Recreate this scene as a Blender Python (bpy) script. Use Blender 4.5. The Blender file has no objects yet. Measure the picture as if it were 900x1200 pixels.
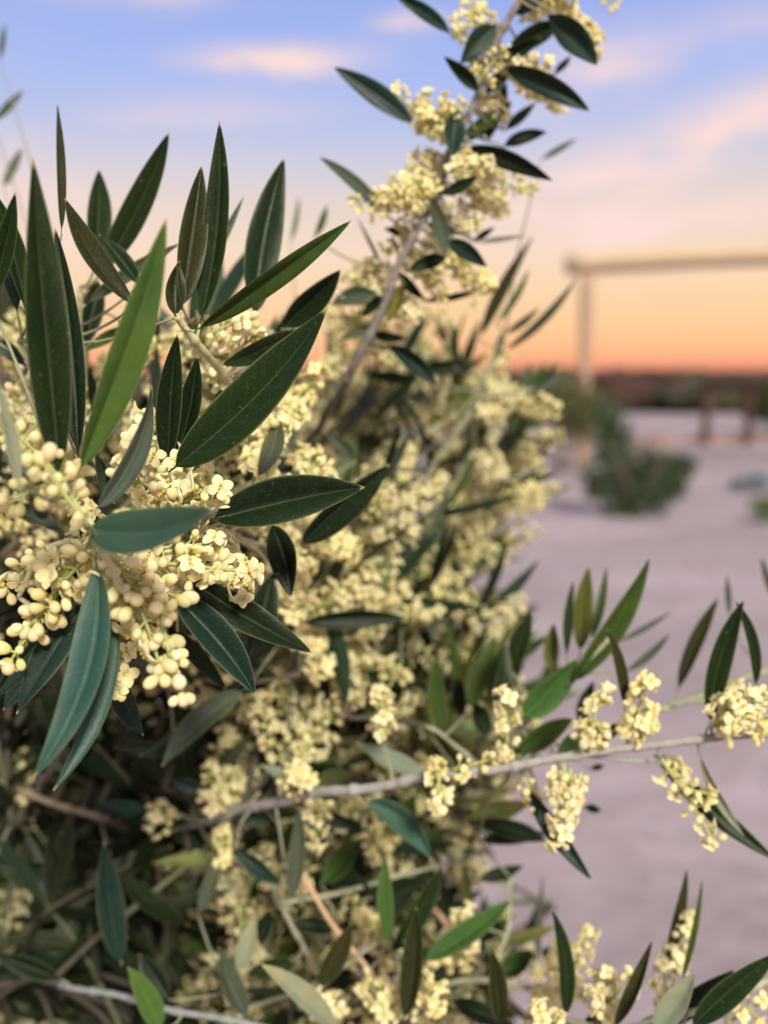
import bpy, math, random
import numpy as np
from mathutils import Vector, Matrix

R = random.Random(7)
sc = bpy.context.scene
col = sc.collection

# ------------------------------------------------------------------ camera
F = 600 / math.tan(math.radians(27.5))        # focal length in photo pixels (900 x 1200)
PITCH = math.atan((600 - 435) / F)
CAM = np.array([0.0, 0.0, 1.40])
FWD = np.array([0, math.cos(PITCH), -math.sin(PITCH)])
UP = np.array([0, math.sin(PITCH), math.cos(PITCH)])
RT = np.array([1.0, 0, 0])
def at(px, py, d):
    return CAM + FWD * d + RT * ((px - 450) / F * d) + UP * ((600 - py) / F * d)
def ground(px, py):
    v = FWD + RT * ((px - 450) / F) + UP * ((600 - py) / F)
    return CAM + v * (CAM[2] / -v[2])

# ------------------------------------------------------------------ mesh accumulator
class Acc:
    def __init__(s): s.v = []; s.c = []; s.u = []; s.f = []; s.m = []; s.n = 0
    def add(s, v, f, mat=0, tint=(1, 1, 1), uv=None):
        v = np.asarray(v, float)
        s.v.append(v)
        t = np.asarray(tint, float)
        s.c.append(np.broadcast_to(t, (len(v), 3)) if t.ndim == 1 else t)
        s.u.append(np.zeros((len(v), 3)) if uv is None else uv)
        f = np.asarray(f) + s.n
        s.f.append(f)
        s.m.append(np.full(len(f), mat) if np.isscalar(mat) else np.asarray(mat))
        s.n += len(v)
    def join(s, o):
        for v, c, u, f, m in zip(o.v, o.c, o.u, o.f, o.m):
            pass
        if not o.v: return
        V = np.concatenate(o.v); C = np.concatenate(o.c); U = np.concatenate(o.u)
        s.v.append(V); s.c.append(C); s.u.append(U)
        for f, m in zip(o.f, o.m):
            s.f.append(f + s.n); s.m.append(m)
        s.n += len(V)
WORLD = {}
def build(name, acc, mats, parent=None, origin=None, smooth=True):
    V = np.concatenate(acc.v); C = np.concatenate(acc.c); U = np.concatenate(acc.u)
    o3 = np.array(origin, float) if origin is not None else np.zeros(3)
    me = bpy.data.meshes.new(name)
    counts = np.concatenate([np.full(len(f), f.shape[1]) for f in acc.f])
    idx = np.concatenate([f.ravel() for f in acc.f])
    me.vertices.add(len(V)); me.loops.add(len(idx)); me.polygons.add(len(counts))
    me.vertices.foreach_set('co', (V - o3).ravel())
    me.loops.foreach_set('vertex_index', idx.astype(np.int32))
    st = np.concatenate([[0], np.cumsum(counts)[:-1]])
    me.polygons.foreach_set('loop_start', st.astype(np.int32))
    me.polygons.foreach_set('loop_total', counts.astype(np.int32))
    me.polygons.foreach_set('material_index', np.concatenate(acc.m).astype(np.int32))
    me.polygons.foreach_set('use_smooth', np.full(len(counts), smooth))
    a = me.attributes.new('tint', 'FLOAT_COLOR', 'POINT')
    a.data.foreach_set('color', np.hstack([C, np.ones((len(C), 1))]).ravel())
    a = me.attributes.new('luv', 'FLOAT_VECTOR', 'POINT')
    a.data.foreach_set('vector', U.ravel())
    for m in (mats if isinstance(mats, (list, tuple)) else [mats]): me.materials.append(m)
    me.update(); me.validate()
    ob = bpy.data.objects.new(name, me); col.objects.link(ob)
    place(ob, o3, parent)
    return ob
def place(ob, loc, parent):
    loc = np.array(loc, float)
    WORLD[ob] = loc
    if parent is not None:
        ob.parent = parent; ob.location = loc - WORLD[parent]
    else: ob.location = loc
def tag(o, label=None, cat=None, group=None, kind=None):
    if label: o['label'] = label
    if cat: o['category'] = cat
    if group: o['group'] = group
    if kind: o['kind'] = kind
    return o
def thing(name, loc, label, cat, group=None):
    o = bpy.data.objects.new(name, None); o.empty_display_size = 0.05
    col.objects.link(o); place(o, loc, None)
    return tag(o, label, cat, group)

# ------------------------------------------------------------------ materials
def newmat(name):
    m = bpy.data.materials.new(name); m.use_nodes = True
    nt = m.node_tree; b = nt.nodes['Principled BSDF']
    return m, nt, b
def N(nt, t, **k):
    n = nt.nodes.new(t)
    for a, v in k.items(): setattr(n, a, v)
    return n
def mathn(nt, op, a, b=None, clamp=False):
    n = N(nt, 'ShaderNodeMath', operation=op); n.use_clamp = clamp
    for i, x in enumerate((a, b)):
        if x is None: continue
        if isinstance(x, (int, float)): n.inputs[i].default_value = x
        else: nt.links.new(x, n.inputs[i])
    return n.outputs[0]
def mixc(nt, fac, a, b, mode='MIX'):
    n = N(nt, 'ShaderNodeMix', data_type='RGBA', blend_type=mode)
    for s, x in ((n.inputs[0], fac), (n.inputs[6], a), (n.inputs[7], b)):
        if isinstance(x, (int, float)): s.default_value = x
        elif isinstance(x, tuple): s.default_value = (*x, 1)
        else: nt.links.new(x, s)
    return n.outputs[2]
def noise(nt, scale, detail=3, rough=.5, coord=None):
    n = N(nt, 'ShaderNodeTexNoise'); n.inputs['Scale'].default_value = scale
    n.inputs['Detail'].default_value = detail; n.inputs['Roughness'].default_value = rough
    if coord is not None: nt.links.new(coord, n.inputs['Vector'])
    return n
def bump(nt, h, strength, dist, b):
    n = N(nt, 'ShaderNodeBump'); n.inputs['Strength'].default_value = strength; n.inputs['Distance'].default_value = dist
    nt.links.new(h, n.inputs['Height']); nt.links.new(n.outputs[0], b.inputs['Normal'])

def leaf_material(name, rough, transl, under=False):
    m, nt, b = newmat(name)
    at_ = N(nt, 'ShaderNodeAttribute', attribute_name='tint')
    uv = N(nt, 'ShaderNodeAttribute', attribute_name='luv')
    sep = N(nt, 'ShaderNodeSeparateXYZ'); nt.links.new(uv.outputs['Vector'], sep.inputs[0])
    u = mathn(nt, 'ABSOLUTE', sep.outputs[0])
    geo = N(nt, 'ShaderNodeTexCoord')
    n1 = noise(nt, 140, 4, .6, geo.outputs['Object'])
    n2 = noise(nt, 1500, 3, .6, geo.outputs['Object'])
    v = mathn(nt, 'MULTIPLY_ADD', n1.outputs[0], .7); v.node.inputs[2].default_value = .65
    base = mixc(nt, 1.0, at_.outputs['Color'], N(nt, 'ShaderNodeCombineColor').outputs[0], 'MULTIPLY')
    cc = base.node.inputs[7].links[0].from_node
    for i in range(3): nt.links.new(v, cc.inputs[i])
    n4 = noise(nt, 45, 3, .6, geo.outputs['Object'])
    hs = N(nt, 'ShaderNodeMapRange'); hs.inputs[1].default_value = .42; hs.inputs[2].default_value = .75; nt.links.new(n4.outputs[0], hs.inputs[0])
    yel = mixc(nt, 1.0, base, (2.1, 1.5, .9), 'MULTIPLY')
    base = mixc(nt, mathn(nt, 'MULTIPLY', hs.outputs[0], .75), base, yel)
    n5 = noise(nt, 620, 2, .5, geo.outputs['Object'])
    base = mixc(nt, mathn(nt, 'MULTIPLY', mathn(nt, 'GREATER_THAN', n5.outputs[0], .72), .6), base, (.10, .075, .03))
    # fine pale specks on the leaf skin (scales)
    sp = mathn(nt, 'GREATER_THAN', n2.outputs[0], .64)
    spm = mathn(nt, 'MULTIPLY', sp, .05)
    base = mixc(nt, spm, base, (.35, .40, .30))
    # midrib
    rib = mathn(nt, 'SUBTRACT', 1.0, mathn(nt, 'DIVIDE', u, .05), True)
    fade = mathn(nt, 'SUBTRACT', 1.0, mathn(nt, 'MULTIPLY', sep.outputs[1], .6), True)
    rib = mathn(nt, 'MULTIPLY', mathn(nt, 'MULTIPLY', rib, fade), .45 if under else .15)
    base = mixc(nt, rib, base, (.34, .38, .20))
    # side veins, faint
    w = mathn(nt, 'SUBTRACT', mathn(nt, 'MULTIPLY', sep.outputs[1], 60.0), mathn(nt, 'MULTIPLY', u, 9.0))
    sv = mathn(nt, 'GREATER_THAN', mathn(nt, 'SINE', w), .90)
    base = mixc(nt, mathn(nt, 'MULTIPLY', sv, .012), base, (.30, .34, .2))
    # pale margin and tip
    mg = mathn(nt, 'MULTIPLY', mathn(nt, 'SUBTRACT', u, .90, True), 7.0, True)
    base = mixc(nt, mathn(nt, 'MULTIPLY', mg, .65), base, (.20, .24, .10))
    tp = mathn(nt, 'MULTIPLY', mathn(nt, 'SUBTRACT', sep.outputs[1], .965, True), 30.0, True)
    base = mixc(nt, mathn(nt, 'MULTIPLY', tp, .8), base, (.55, .42, .14))
    nt.links.new(base, b.inputs['Base Color'])
    nt.links.new(mathn(nt, 'ADD', mathn(nt, 'MULTIPLY', n4.outputs[0], .35), rough - .2), b.inputs['Roughness'])
    b.inputs['Specular IOR Level'].default_value = .16 if not under else .15
    hh = mathn(nt, 'ADD', mathn(nt, 'MULTIPLY', n2.outputs[0], .25), n1.outputs[0])
    bump(nt, hh, .35, .0008, b)
    tr = N(nt, 'ShaderNodeBsdfTranslucent')
    tc = mixc(nt, 1.0, base, (1.6, 1.7, .7), 'MULTIPLY'); nt.links.new(tc, tr.inputs[0])
    ms = N(nt, 'ShaderNodeMixShader'); ms.inputs[0].default_value = transl
    nt.links.new(b.outputs[0], ms.inputs[1]); nt.links.new(tr.outputs[0], ms.inputs[2])
    nt.links.new(ms.outputs[0], nt.nodes['Material Output'].inputs[0])
    return m
def tint_material(name, rough, transl=0, nscale=400, var=.25, spec=.3, bumpd=.0004):
    m, nt, b = newmat(name)
    at_ = N(nt, 'ShaderNodeAttribute', attribute_name='tint')
    geo = N(nt, 'ShaderNodeTexCoord')
    n1 = noise(nt, nscale, 4, .6, geo.outputs['Object'])
    v = mathn(nt, 'MULTIPLY_ADD', n1.outputs[0], var * 2); v.node.inputs[2].default_value = 1 - var
    cc = N(nt, 'ShaderNodeCombineColor')
    for i in range(3): nt.links.new(v, cc.inputs[i])
    base = mixc(nt, 1.0, at_.outputs['Color'], cc.outputs[0], 'MULTIPLY')
    nt.links.new(base, b.inputs['Base Color'])
    b.inputs['Roughness'].default_value = rough; b.inputs['Specular IOR Level'].default_value = spec
    bump(nt, n1.outputs[0], .4, bumpd, b)
    if transl:
        tr = N(nt, 'ShaderNodeBsdfTranslucent'); nt.links.new(base, tr.inputs[0])
        ms = N(nt, 'ShaderNodeMixShader'); ms.inputs[0].default_value = transl
        nt.links.new(b.outputs[0], ms.inputs[1]); nt.links.new(tr.outputs[0], ms.inputs[2])
        nt.links.new(ms.outputs[0], nt.nodes['Material Output'].inputs[0])
    return m
M_TOP = leaf_material('leaf_upper_skin', .46, .10)
M_UND = leaf_material('leaf_underside', .6, .10, True)
LEAFM = [M_TOP, M_UND]
M_PET = tint_material('petal', .45, .46, 300, .10, .3)
M_PED = tint_material('pedicel', .55, .15, 300, .15)
M_ANT = tint_material('anther', .6, 0, 300, .2)
FLM = [M_PET, M_PED, M_ANT]
M_BARK = tint_material('bark', .85, 0, 260, .35, .15, .0012)
M_WOOD = tint_material('weathered_wood', .85, 0, 6, .22, .15, .004)
M_FAR = tint_material('shrub_foliage', .7, .15, 3, .3, .2, .002)

# ------------------------------------------------------------------ primitives
def norm(v): return v / (np.linalg.norm(v) + 1e-12)
def tube(acc, pts, rads, seg=6, mat=0, tint=(1, 1, 1), cap=True):
    P = np.asarray(pts, float); n = len(P)
    rads = np.broadcast_to(np.asarray(rads, float), (n,))
    T = np.gradient(P, axis=0); T /= np.linalg.norm(T, axis=1)[:, None] + 1e-12
    a = np.array([0, 0, 1.0]) if abs(T[0][2]) < .9 else np.array([1.0, 0, 0])
    X = norm(np.cross(T[0], a)); ring = []
    ang = np.linspace(0, 2 * math.pi, seg, endpoint=False)
    for i in range(n):
        X = norm(X - T[i] * np.dot(X, T[i])); Y = np.cross(T[i], X)
        ring.append(P[i] + rads[i] * (np.cos(ang)[:, None] * X + np.sin(ang)[:, None] * Y))
    V = np.concatenate(ring + [P[:1], P[-1:]])
    i = np.arange(n - 1)[:, None] * seg; j = np.arange(seg)[None]; k = (j + 1) % seg
    f = np.stack([i + j, i + k, i + seg + k, i + seg + j], -1).reshape(-1, 4)
    acc.add(V, f, mat, tint)
    if cap:
        b = acc.n - len(V)
        j = np.arange(seg); k = (j + 1) % seg
        t = np.concatenate([np.stack([k, j, np.full(seg, n * seg)], -1), np.stack([(n - 1) * seg + j, (n - 1) * seg + k, np.full(seg, n * seg + 1)], -1)])
        acc.f.append(t + b); acc.m.append(np.full(len(t), mat))
def spline(pts, per=6):
    """Catmull-Rom through points (any dimension)"""
    P = np.asarray(pts, float)
    if len(P) < 3:
        t = np.linspace(0, 1, per + 1)[:, None]; return P[0] * (1 - t) + P[-1] * t
    E = np.vstack([2 * P[0] - P[1], P, 2 * P[-1] - P[-2]]); out = []
    for i in range(len(P) - 1):
        p0, p1, p2, p3 = E[i:i + 4]
        for t in np.linspace(0, 1, per, endpoint=False):
            out.append(.5 * ((2 * p1) + (p2 - p0) * t + (2 * p0 - 5 * p1 + 4 * p2 - p3) * t * t + (3 * p1 - p0 - 3 * p2 + p3) * t ** 3))
    out.append(P[-1]); return np.array(out)
def box(acc, c, sx, sy, sz, rot=None, mat=0, tint=(1, 1, 1), bev=.0):
    h = np.array([sx, sy, sz]) / 2
    # a box with chamfered edges (24 verts)
    b = min(bev if bev else min(sx, sy, sz) * .08, min(h) * .9)
    vs = []
    for x in (-1, 1):
        for y in (-1, 1):
            for z in (-1, 1):
                s = np.array([x, y, z])
                for a in range(3):
                    p = h - b; p = p.copy(); p[a] = h[a]; vs.append(s * p)
    import bmesh
    bm = bmesh.new()
    for v in vs: bm.verts.new(v)
    bmesh.ops.convex_hull(bm, input=bm.verts)
    bm.verts.ensure_lookup_table(); bm.verts.index_update()
    V = np.array([v.co[:] for v in bm.verts]); f = [[v.index for v in q.verts] for q in bm.faces]
    bm.free()
    if rot is not None: V = V @ np.asarray(rot).T
    V = V + np.asarray(c)
    tri = np.array([q for q in f if len(q) == 3]); quad = [q for q in f if len(q) == 4]
    acc.add(V, tri if len(tri) else np.zeros((0, 3), int), mat, tint)
    if quad:
        q = np.array(quad) + acc.n - len(V); acc.f.append(q); acc.m.append(np.full(len(q), mat))
def ico(sub):
    import bmesh
    bm = bmesh.new(); bmesh.ops.create_icosphere(bm, subdivisions=sub, radius=1)
    V = np.array([v.co[:] for v in bm.verts]); f = np.array([[v.index for v in q.verts] for q in bm.faces])
    bm.free(); return V, f
ICO = {1: ico(1), 2: ico(2), 3: ico(3)}

# ------------------------------------------------------------------ leaves
TINT = {  # camera-side colour, other-side colour, camera side is the upper skin?
    'd': ((.0080, .0205, .0048), (.16, .20, .13), 1),
    'D': ((.0046, .0130, .0040), (.10, .13, .09), 1),
    't': ((.0085, .026, .020), (.17, .21, .17), 1),
    'T': ((.026, .070, .052), (.20, .25, .20), 1),
    'g': ((.028, .056, .010), (.13, .19, .08), 1),
    'b': ((.046, .104, .024), (.16, .25, .10), 1),
    'o': ((.075, .088, .018), (.14, .15, .04), 1),
    's': ((.190, .230, .160), (.02, .05, .03), 0),
    'S': ((.050, .070, .048), (.02, .05, .03), 0),
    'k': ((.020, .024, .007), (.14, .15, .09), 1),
    'n': ((.0065, .014, .005), (.022, .032, .018), 1),  # filler leaf: both sides darkened, crown shade painted in
    'm': ((.009, .024, .013), (.035, .050, .030), 1),  # filler leaf: silver underside darkened to stand for inner shade
}
def leaf_geo(acc, P0, P1, width, bend=(0, 0, 0), view=None, roll=0., kind='d', nl=18, nw=6, fold=.22, arch=.0, jit=0.12, twist=0.):
    P0 = np.asarray(P0, float); P1 = np.asarray(P1, float)
    L = np.linalg.norm(P1 - P0)
    t = np.linspace(0, 1, nl + 1)
    t = t + .0 * t
    bow = 4 * t * (1 - t)
    mid = (P0 + P1) / 2
    vd = norm(mid - CAM) if view is None else norm(view)
    C = P0 + (P1 - P0) * t[:, None] + np.asarray(bend) * bow[:, None] + vd * (arch * L) * (t ** 2)[:, None]
    T = np.gradient(C, axis=0); T /= np.linalg.norm(T, axis=1)[:, None]
    pet = .04
    s = np.clip((t - pet) / (1 - pet), 0, 1)
    prof = (s ** .66) * ((1 - s) ** .92) / (.4177 ** .66 * .5823 ** .92)
    prof = np.maximum(prof, 0.035) ; prof[-1] = .01
    hw = width / 2 * prof
    u = np.linspace(-1, 1, nw + 1)
    W = np.cross(T, vd); W /= np.linalg.norm(W, axis=1)[:, None] + 1e-9
    Nn = np.cross(W, T)                                      # faces the camera (or away)
    Nn *= np.sign(-(Nn @ vd))[:, None]
    ph = R.uniform(0, 6.28)
    for i in range(len(t)):
        a = roll + twist * (t[i] - .5)
        w, n = W[i].copy(), Nn[i].copy()
        W[i] = w * math.cos(a) + n * math.sin(a); Nn[i] = -w * math.sin(a) + n * math.cos(a)
    zz = np.abs(u)
    cup = fold * (zz - .5) - .10 * np.maximum(zz - .72, 0) * 4 * fold          # V fold, margin rolled back
    cup = cup - .10 * np.exp(-(u / .16) ** 2) * (1 if TINT[kind][2] else -1)
    wav = .07 * np.sin(t * 8 + ph)
    G = C[:, None] + hw[:, None, None] * (u[None, :, None] * W[:, None] + (cup[None, :, None] + wav[:, None, None] * (u ** 2)[None, :, None] * np.sign(u)[None, :, None]) * Nn[:, None])
    th = .00022 + .012 * width
    ribz = np.exp(-(u / .16) ** 2)
    front = G + Nn[:, None] * th * .5
    back = G - Nn[:, None] * (th * .5 + th * .9 * ribz[None, :, None] * np.sqrt(prof)[:, None, None])
    # close margins
    for A_ in (front, back):
        A_[:, 0] = G[:, 0]; A_[:, -1] = G[:, -1]
    n1, n2 = nl + 1, nw + 1
    V = np.concatenate([front.reshape(-1, 3), back.reshape(-1, 3)])
    i = np.arange(nl)[:, None] * n2; j = np.arange(nw)[None]
    q = np.stack([i + j, i + j + 1, i + n2 + j + 1, i + n2 + j], -1).reshape(-1, 4)
    a0, b0, up = TINT[kind]
    j1 = 1 + R.uniform(-jit, jit); j2 = R.uniform(-jit, jit) * .5
    a0 = np.array(a0) * j1 * np.array([1 + j2, 1, 1 - j2]); b0 = np.array(b0) * j1
    uv = np.stack([np.tile(u, n1), np.repeat(t, n2), np.zeros(n1 * n2)], -1)
    nv = n1 * n2
    tc = np.concatenate([np.tile(a0, (nv, 1)), np.tile(b0, (nv, 1))])
    mats = np.concatenate([np.full(len(q), 0 if up else 1), np.full(len(q), 1 if up else 0)])
    f = np.concatenate([q, (q + nv)[:, ::-1]])
    acc.add(V, f, mats, tc, np.concatenate([uv, uv]))

# ------------------------------------------------------------------ blossom
CREAM = np.array([.95, .88, .47]); PALE = np.array([.96, .93, .68]); GREENY = np.array([.66, .68, .20])
def frame_from(d):
    d = norm(d); a = np.array([0, 0, 1.0]) if abs(d[2]) < .9 else np.array([1.0, 0, 0])
    x = norm(np.cross(a, d)); y = np.cross(d, x); return np.stack([x, y, d], 1)
def bud(acc, p, d, r, res, warm):
    V, f = ICO[res]
    M = frame_from(d)
    k = R.uniform(.85, 1.12)
    v = V * np.array([.82, .82, R.uniform(1.0, 1.3)]) * r * k; v[:, :2] *= (1 + .16 * V[:, 2:3])
    if res >= 2:  # four shallow seams where the petals meet
        th = np.arctan2(V[:, 1], V[:, 0]); v = v * (1 - .05 * (np.abs(np.cos(2 * th)) < .25))[:, None]
    base = CREAM * (1 - warm) + PALE * warm
    g = np.clip(-V[:, 2], 0, 1)[:, None] ** 1.5
    base = base * np.array([1, R.uniform(.93, 1.0), R.uniform(.8, 1.0)])
    c = base * R.uniform(.85, 1.03) * (1 - g * .75) + GREENY * g * .75
    acc.add(v @ M.T + p + norm(d) * r * .9, f, 0, c)
def petal_geo(res):
    V, f = ICO[res]
    v = V.copy(); v[:, 0] = (v[:, 0] + 1) * .5          # 0..1 along x
    x = v[:, 0]
    y = v[:, 1] * .36 * (0.40 + .75 * np.sin(np.clip(x, 0, 1) * 2.3)); z = v[:, 2] * .09 + .34 * x - .46 * x ** 2 + .9 * y ** 2
    return np.stack([x, y, z], 1), f
PET = {r: petal_geo(r) for r in (1, 2, 3)}
def flower(acc, p, d, r, res, warm):
    M = frame_from(d); a0 = R.uniform(0, 1.57)
    base = PALE * warm + CREAM * (1 - warm)
    V, f = PET[res]
    open_ = R.uniform(.35, 1.1)
    for k in range(4):
        a = a0 + k * math.pi / 2 + R.uniform(-.12, .12)
        e = (1.0 - open_) * 1.1 + R.uniform(-.15, .25)
        ca, sa, ce, se = math.cos(a), math.sin(a), math.cos(e), math.sin(e)
        v = V * r * R.uniform(.9, 1.1)
        x = v[:, 0] * ce - v[:, 2] * se; z = v[:, 0] * se + v[:, 2] * ce
        w = np.stack([x * ca - v[:, 1] * sa, x * sa + v[:, 1] * ca, z], 1)
        g = np.clip(1 - V[:, 0] * 3.0, 0, 1)[:, None]
        acc.add(w @ M.T + p, f, 0, base * R.uniform(.93, 1.05) * (1 - g * .5) + GREENY * g * .5)
    I, fi = ICO[1]
    if res >= 2:
        # green cup, pistil and two anthers
        acc.add((I * r * np.array([.26, .26, .20])) @ M.T + p - norm(d) * r * .05, fi, 1, (.55, .50, .12))
        acc.add((I * r * np.array([.09, .09, .20]) + np.array([0, 0, r * .22])) @ M.T + p, fi, 1, (.60, .58, .16))
        for s in (-1, 1):
            q = np.array([math.cos(a0 + .78) * s, math.sin(a0 + .78) * s, .75]) * r * .30
            acc.add((I * r * np.array([.13, .13, .17]) + q) @ M.T + p, fi, 2, (.52, .34, .05) if R.random() < .6 else (.60, .45, .08))
    else:
        acc.add((I * r * np.array([.22, .22, .3])) @ M.T + p, fi, 2, (.45, .33, .05))
def cluster_geo(P0, P1, rad, open_=.5, res=2, dens=1., size=1., bend=None):
    acc = Acc()
    P0 = np.asarray(P0, float); P1 = np.asarray(P1, float)
    L = np.linalg.norm(P1 - P0); ax = (P1 - P0) / L
    b = (np.array([R.uniform(-1, 1) for _ in range(3)]) * L * .07) if bend is None else np.asarray(bend)
    n = max(4, int(L / .0034 * dens))
    stem = np.array([P0 + (P1 - P0) * t + b * 4 * t * (1 - t) for t in np.linspace(0, 1, 8)])
    tube(acc, stem, np.linspace(.00062, .00035, 8) * size, 5 if res > 1 else 4, 1, (.42, .45, .16))
    X = frame_from(ax)
    a = R.uniform(0, 6.28); warm = R.uniform(.2, .8)
    for i in range(n):
        t = .12 + .88 * (i + R.uniform(-.2, .2)) / (n - 1)
        t = min(max(t, .05), 1)
        q = P0 + (P1 - P0) * t + b * 4 * t * (1 - t)
        rr = rad * (1.05 - .65 * t) * R.uniform(.75, 1.1) * min(1, .5 + t * 3)
        a += 1.57 + R.uniform(-.3, .3)
        for s in (0, math.pi):
            d = X @ np.array([math.cos(a + s), math.sin(a + s), R.uniform(.1, .7)]); d = norm(d)
            e = q + d * rr
            tube(acc, [q, (q + e) / 2 + ax * rr * .06, e], [.00035 * size, .0003 * size, .0003 * size], 4 if res > 1 else 3, 1, (.48, .50, .18), False)
            sites = [(e, d)]
            if rr > .0035 * size:
                for g in (-1, 1):
                    sd = norm(np.cross(d, ax)) * g
                    o = norm(d * R.uniform(.2, .5) + sd + ax * R.uniform(-.3, .4))
                    root = q + d * rr * R.uniform(.55, .8)
                    tip = root + o * .0024 * size
                    tube(acc, [root, tip], [.0003 * size] * 2, 3, 1, (.50, .52, .18), False)
                    sites.append((tip, o))
            for (pp, dd) in sites:
                if R.random() < open_: flower(acc, pp, norm(dd + np.array([R.uniform(-.4, .4) for _ in range(3)])), .0034 * size * R.uniform(.85, 1.15), res, warm)
                else: bud(acc, pp, norm(dd + np.array([R.uniform(-.3, .3), R.uniform(-.3, .3), -.2])), (.00152 if open_ < .3 else .00130) * R.uniform(.75, 1.15) * size, res, warm)
    e = P1
    if R.random() < open_: flower(acc, P1, ax, .0031 * size, res, warm)
    else: bud(acc, P1, ax, .0015 * size, res, warm)
    return acc

# ------------------------------------------------------------------ the olive tree
BARK_G = (.30, .28, .25); BARK_B = (.24, .19, .14); TWIG_G = (.30, .31, .20); TWIG_Y = (.50, .48, .26)
tree = thing('olive_tree', (-.34, .92, 0), 'flowering olive tree with narrow dark green leaves and cream blossom, filling the left side', 'tree')

# limbs: trunk stands out of frame below, limbs rise behind the foliage
TR = np.array([-.34, .92, 0.0])
tk = Acc()
tube(tk, spline([TR + (0, 0, -.05), TR + (.01, 0, .12), TR + (-.01, .02, .35), TR + (.02, .0, .56)], 5), np.linspace(.075, .045, 16), 14, 0, (.20, .17, .14))
trunk = build('trunk', tk, [M_BARK], tree, TR)
FORK = TR + (.02, 0, .56)
HUB1 = at(180, 930, .78); HUB2 = at(60, 1080, .72); HUB3 = at(420, 1180, .66); HUB4 = at(250, 760, .72)
lb = []
for hub, r in ((HUB1, .016), (HUB2, .014), (HUB3, .012), (HUB4, .010)):
    a = Acc(); src = FORK if hub is not HUB4 else HUB1
    m_ = (src + hub) / 2 + np.array([0, .05, -.02])
    tube(a, spline([src - (0, 0, .02) if hub is not HUB4 else src, m_, hub], 6), np.linspace(r * 1.5, r, 13), 10, 0, (.13, .11, .09))
    lb.append(build('limb', a, [M_BARK], tree, src))

SAMP = {}; BR = {}; WOODACC = {}
def branch(key, paths, label, tint=BARK_G):
    """paths: list of (points[(x,y,d) or vec], r0 px, r1 px)"""
    acc = Acc(); S = []
    first = None
    for pts, r0, r1 in paths:
        P = np.array([at(*p) if len(p) == 3 and not isinstance(p, np.ndarray) else p for p in pts])
        S_ = spline(P, 22); k = len(S_)
        al = np.concatenate([[0], np.cumsum(np.linalg.norm(np.diff(S_, axis=0), axis=1))])
        nd = np.abs((al / .019 + R.random()) % 1 - .5) * .019          # distance to the nearest node
        rr = np.linspace(r0, r1, k) * (1 + .38 * np.exp(-(nd / .0011) ** 2) + .05 * np.sin(al * 900) + .04 * np.sin(al * 2300))
        S_ = S_ + (np.sin(al * 160 + 1)[:, None] * RT + np.cos(al * 130)[:, None] * UP) * .0005
        tube(acc, S_, rr, 9, 0, tint)
        S.append(S_)
        if first is None: first = P[0]
    SAMP[key] = np.concatenate(S); WOODACC[key] = (acc, first, label, tint)
H1, H2, H3, H4 = HUB1, HUB2, HUB3, HUB4
branch('A', [([H4, (150, 700, .42), (122, 640, .27), (104, 618, .207)], .0018, .0010), ([(122, 640, .27), (60, 640, .26), (20, 700, .27)], .0009, .0006), ([(100, 612, .203), (120, 648, .199), (146, 692, .203)], .00085, .0006), ([(66, 562, .2), (84, 592, .2), (104, 618, .204)], .0007, .0008),
             ([(150, 700, .42), (170, 740, .34), (140, 790, .32)], .0010, .0007)],
       'nearest olive shoot pointing at the camera, leaves spreading like a star over dangling cream buds', TWIG_Y)
branch('B', [([H4, (330, 640, .45), (292, 510, .32), (270, 460, .285), (240, 412, .262), (206, 368, .25)], .0016, .0009),
             ([(330, 640, .45), (300, 640, .34), (240, 620, .27), (215, 690, .25)], .0012, .0008), ([(292, 510, .32), (340, 600, .36), (350, 720, .38)], .001, .0007),
             ([(292, 510, .32), (345, 440, .32), (352, 380, .31)], .001, .0007)],
       'near upright olive shoot with long dark leaves against the peach sky', TWIG_Y)
branch('C', [([H4, (120, 700, .55), (105, 500, .36), (97, 390, .32), (95, 335, .31)], .0016, .0008), ([(105, 500, .36), (60, 440, .30), (20, 400, .28)], .001, .0007)],
       'olive shoot at the left edge with upright leaves behind the nearest shoot', TWIG_Y)
branch('D', [([H4, (290, 650, .58), (365, 515, .42), (388, 476, .38), (417, 427, .355), (450, 356, .345), (468, 311, .342), (492, 262, .34), (517, 222, .34), (528, 178, .338), (568, 89, .335), (590, 36, .333), (610, -5, .33), (640, -60, .325), (668, -130, .32)], .0016, .0011)],
       'tall leaning olive branch with blossom rising against the blue sky', (.19, .17, .15))
branch('E', [([H4, (420, 700, .60), (540, 560, .50), (556, 470, .46), (581, 420, .45), (592, 385, .445)], .0018, .0008), ([(556, 470, .46), (600, 460, .45), (625, 455, .45)], .0009, .0006),
             ([(540, 560, .50), (500, 600, .50), (470, 640, .5)], .001, .0007), ([(540, 560, .5), (600, 560, .49), (640, 540, .49)], .001, .0006),
             ([(420, 700, .60), (500, 690, .52), (560, 670, .5)], .001, .0006)],
       'soft blurred olive shoot with thin upturned leaves in front of the horizon', TWIG_G)
branch('F', [([H2, (110, 1000, .56), (200, 975, .44), (240, 960, .40), (320, 940, .36), (390, 927, .335), (450, 920, .325), (530, 907, .315), (600, 897, .31), (675, 887, .306), (750, 873, .303), (880, 862, .298), (960, 850, .296)], .0022, .0011),
             ([(675, 887, .306), (750, 890, .31), (770, 888, .312)], .0007, .0006), ([(530, 907, .315), (600, 900, .33), (640, 860, .34)], .0008, .0006)],
       'long straight grey olive branch crossing the lower right above pale sand', (.29, .28, .255))
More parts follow.
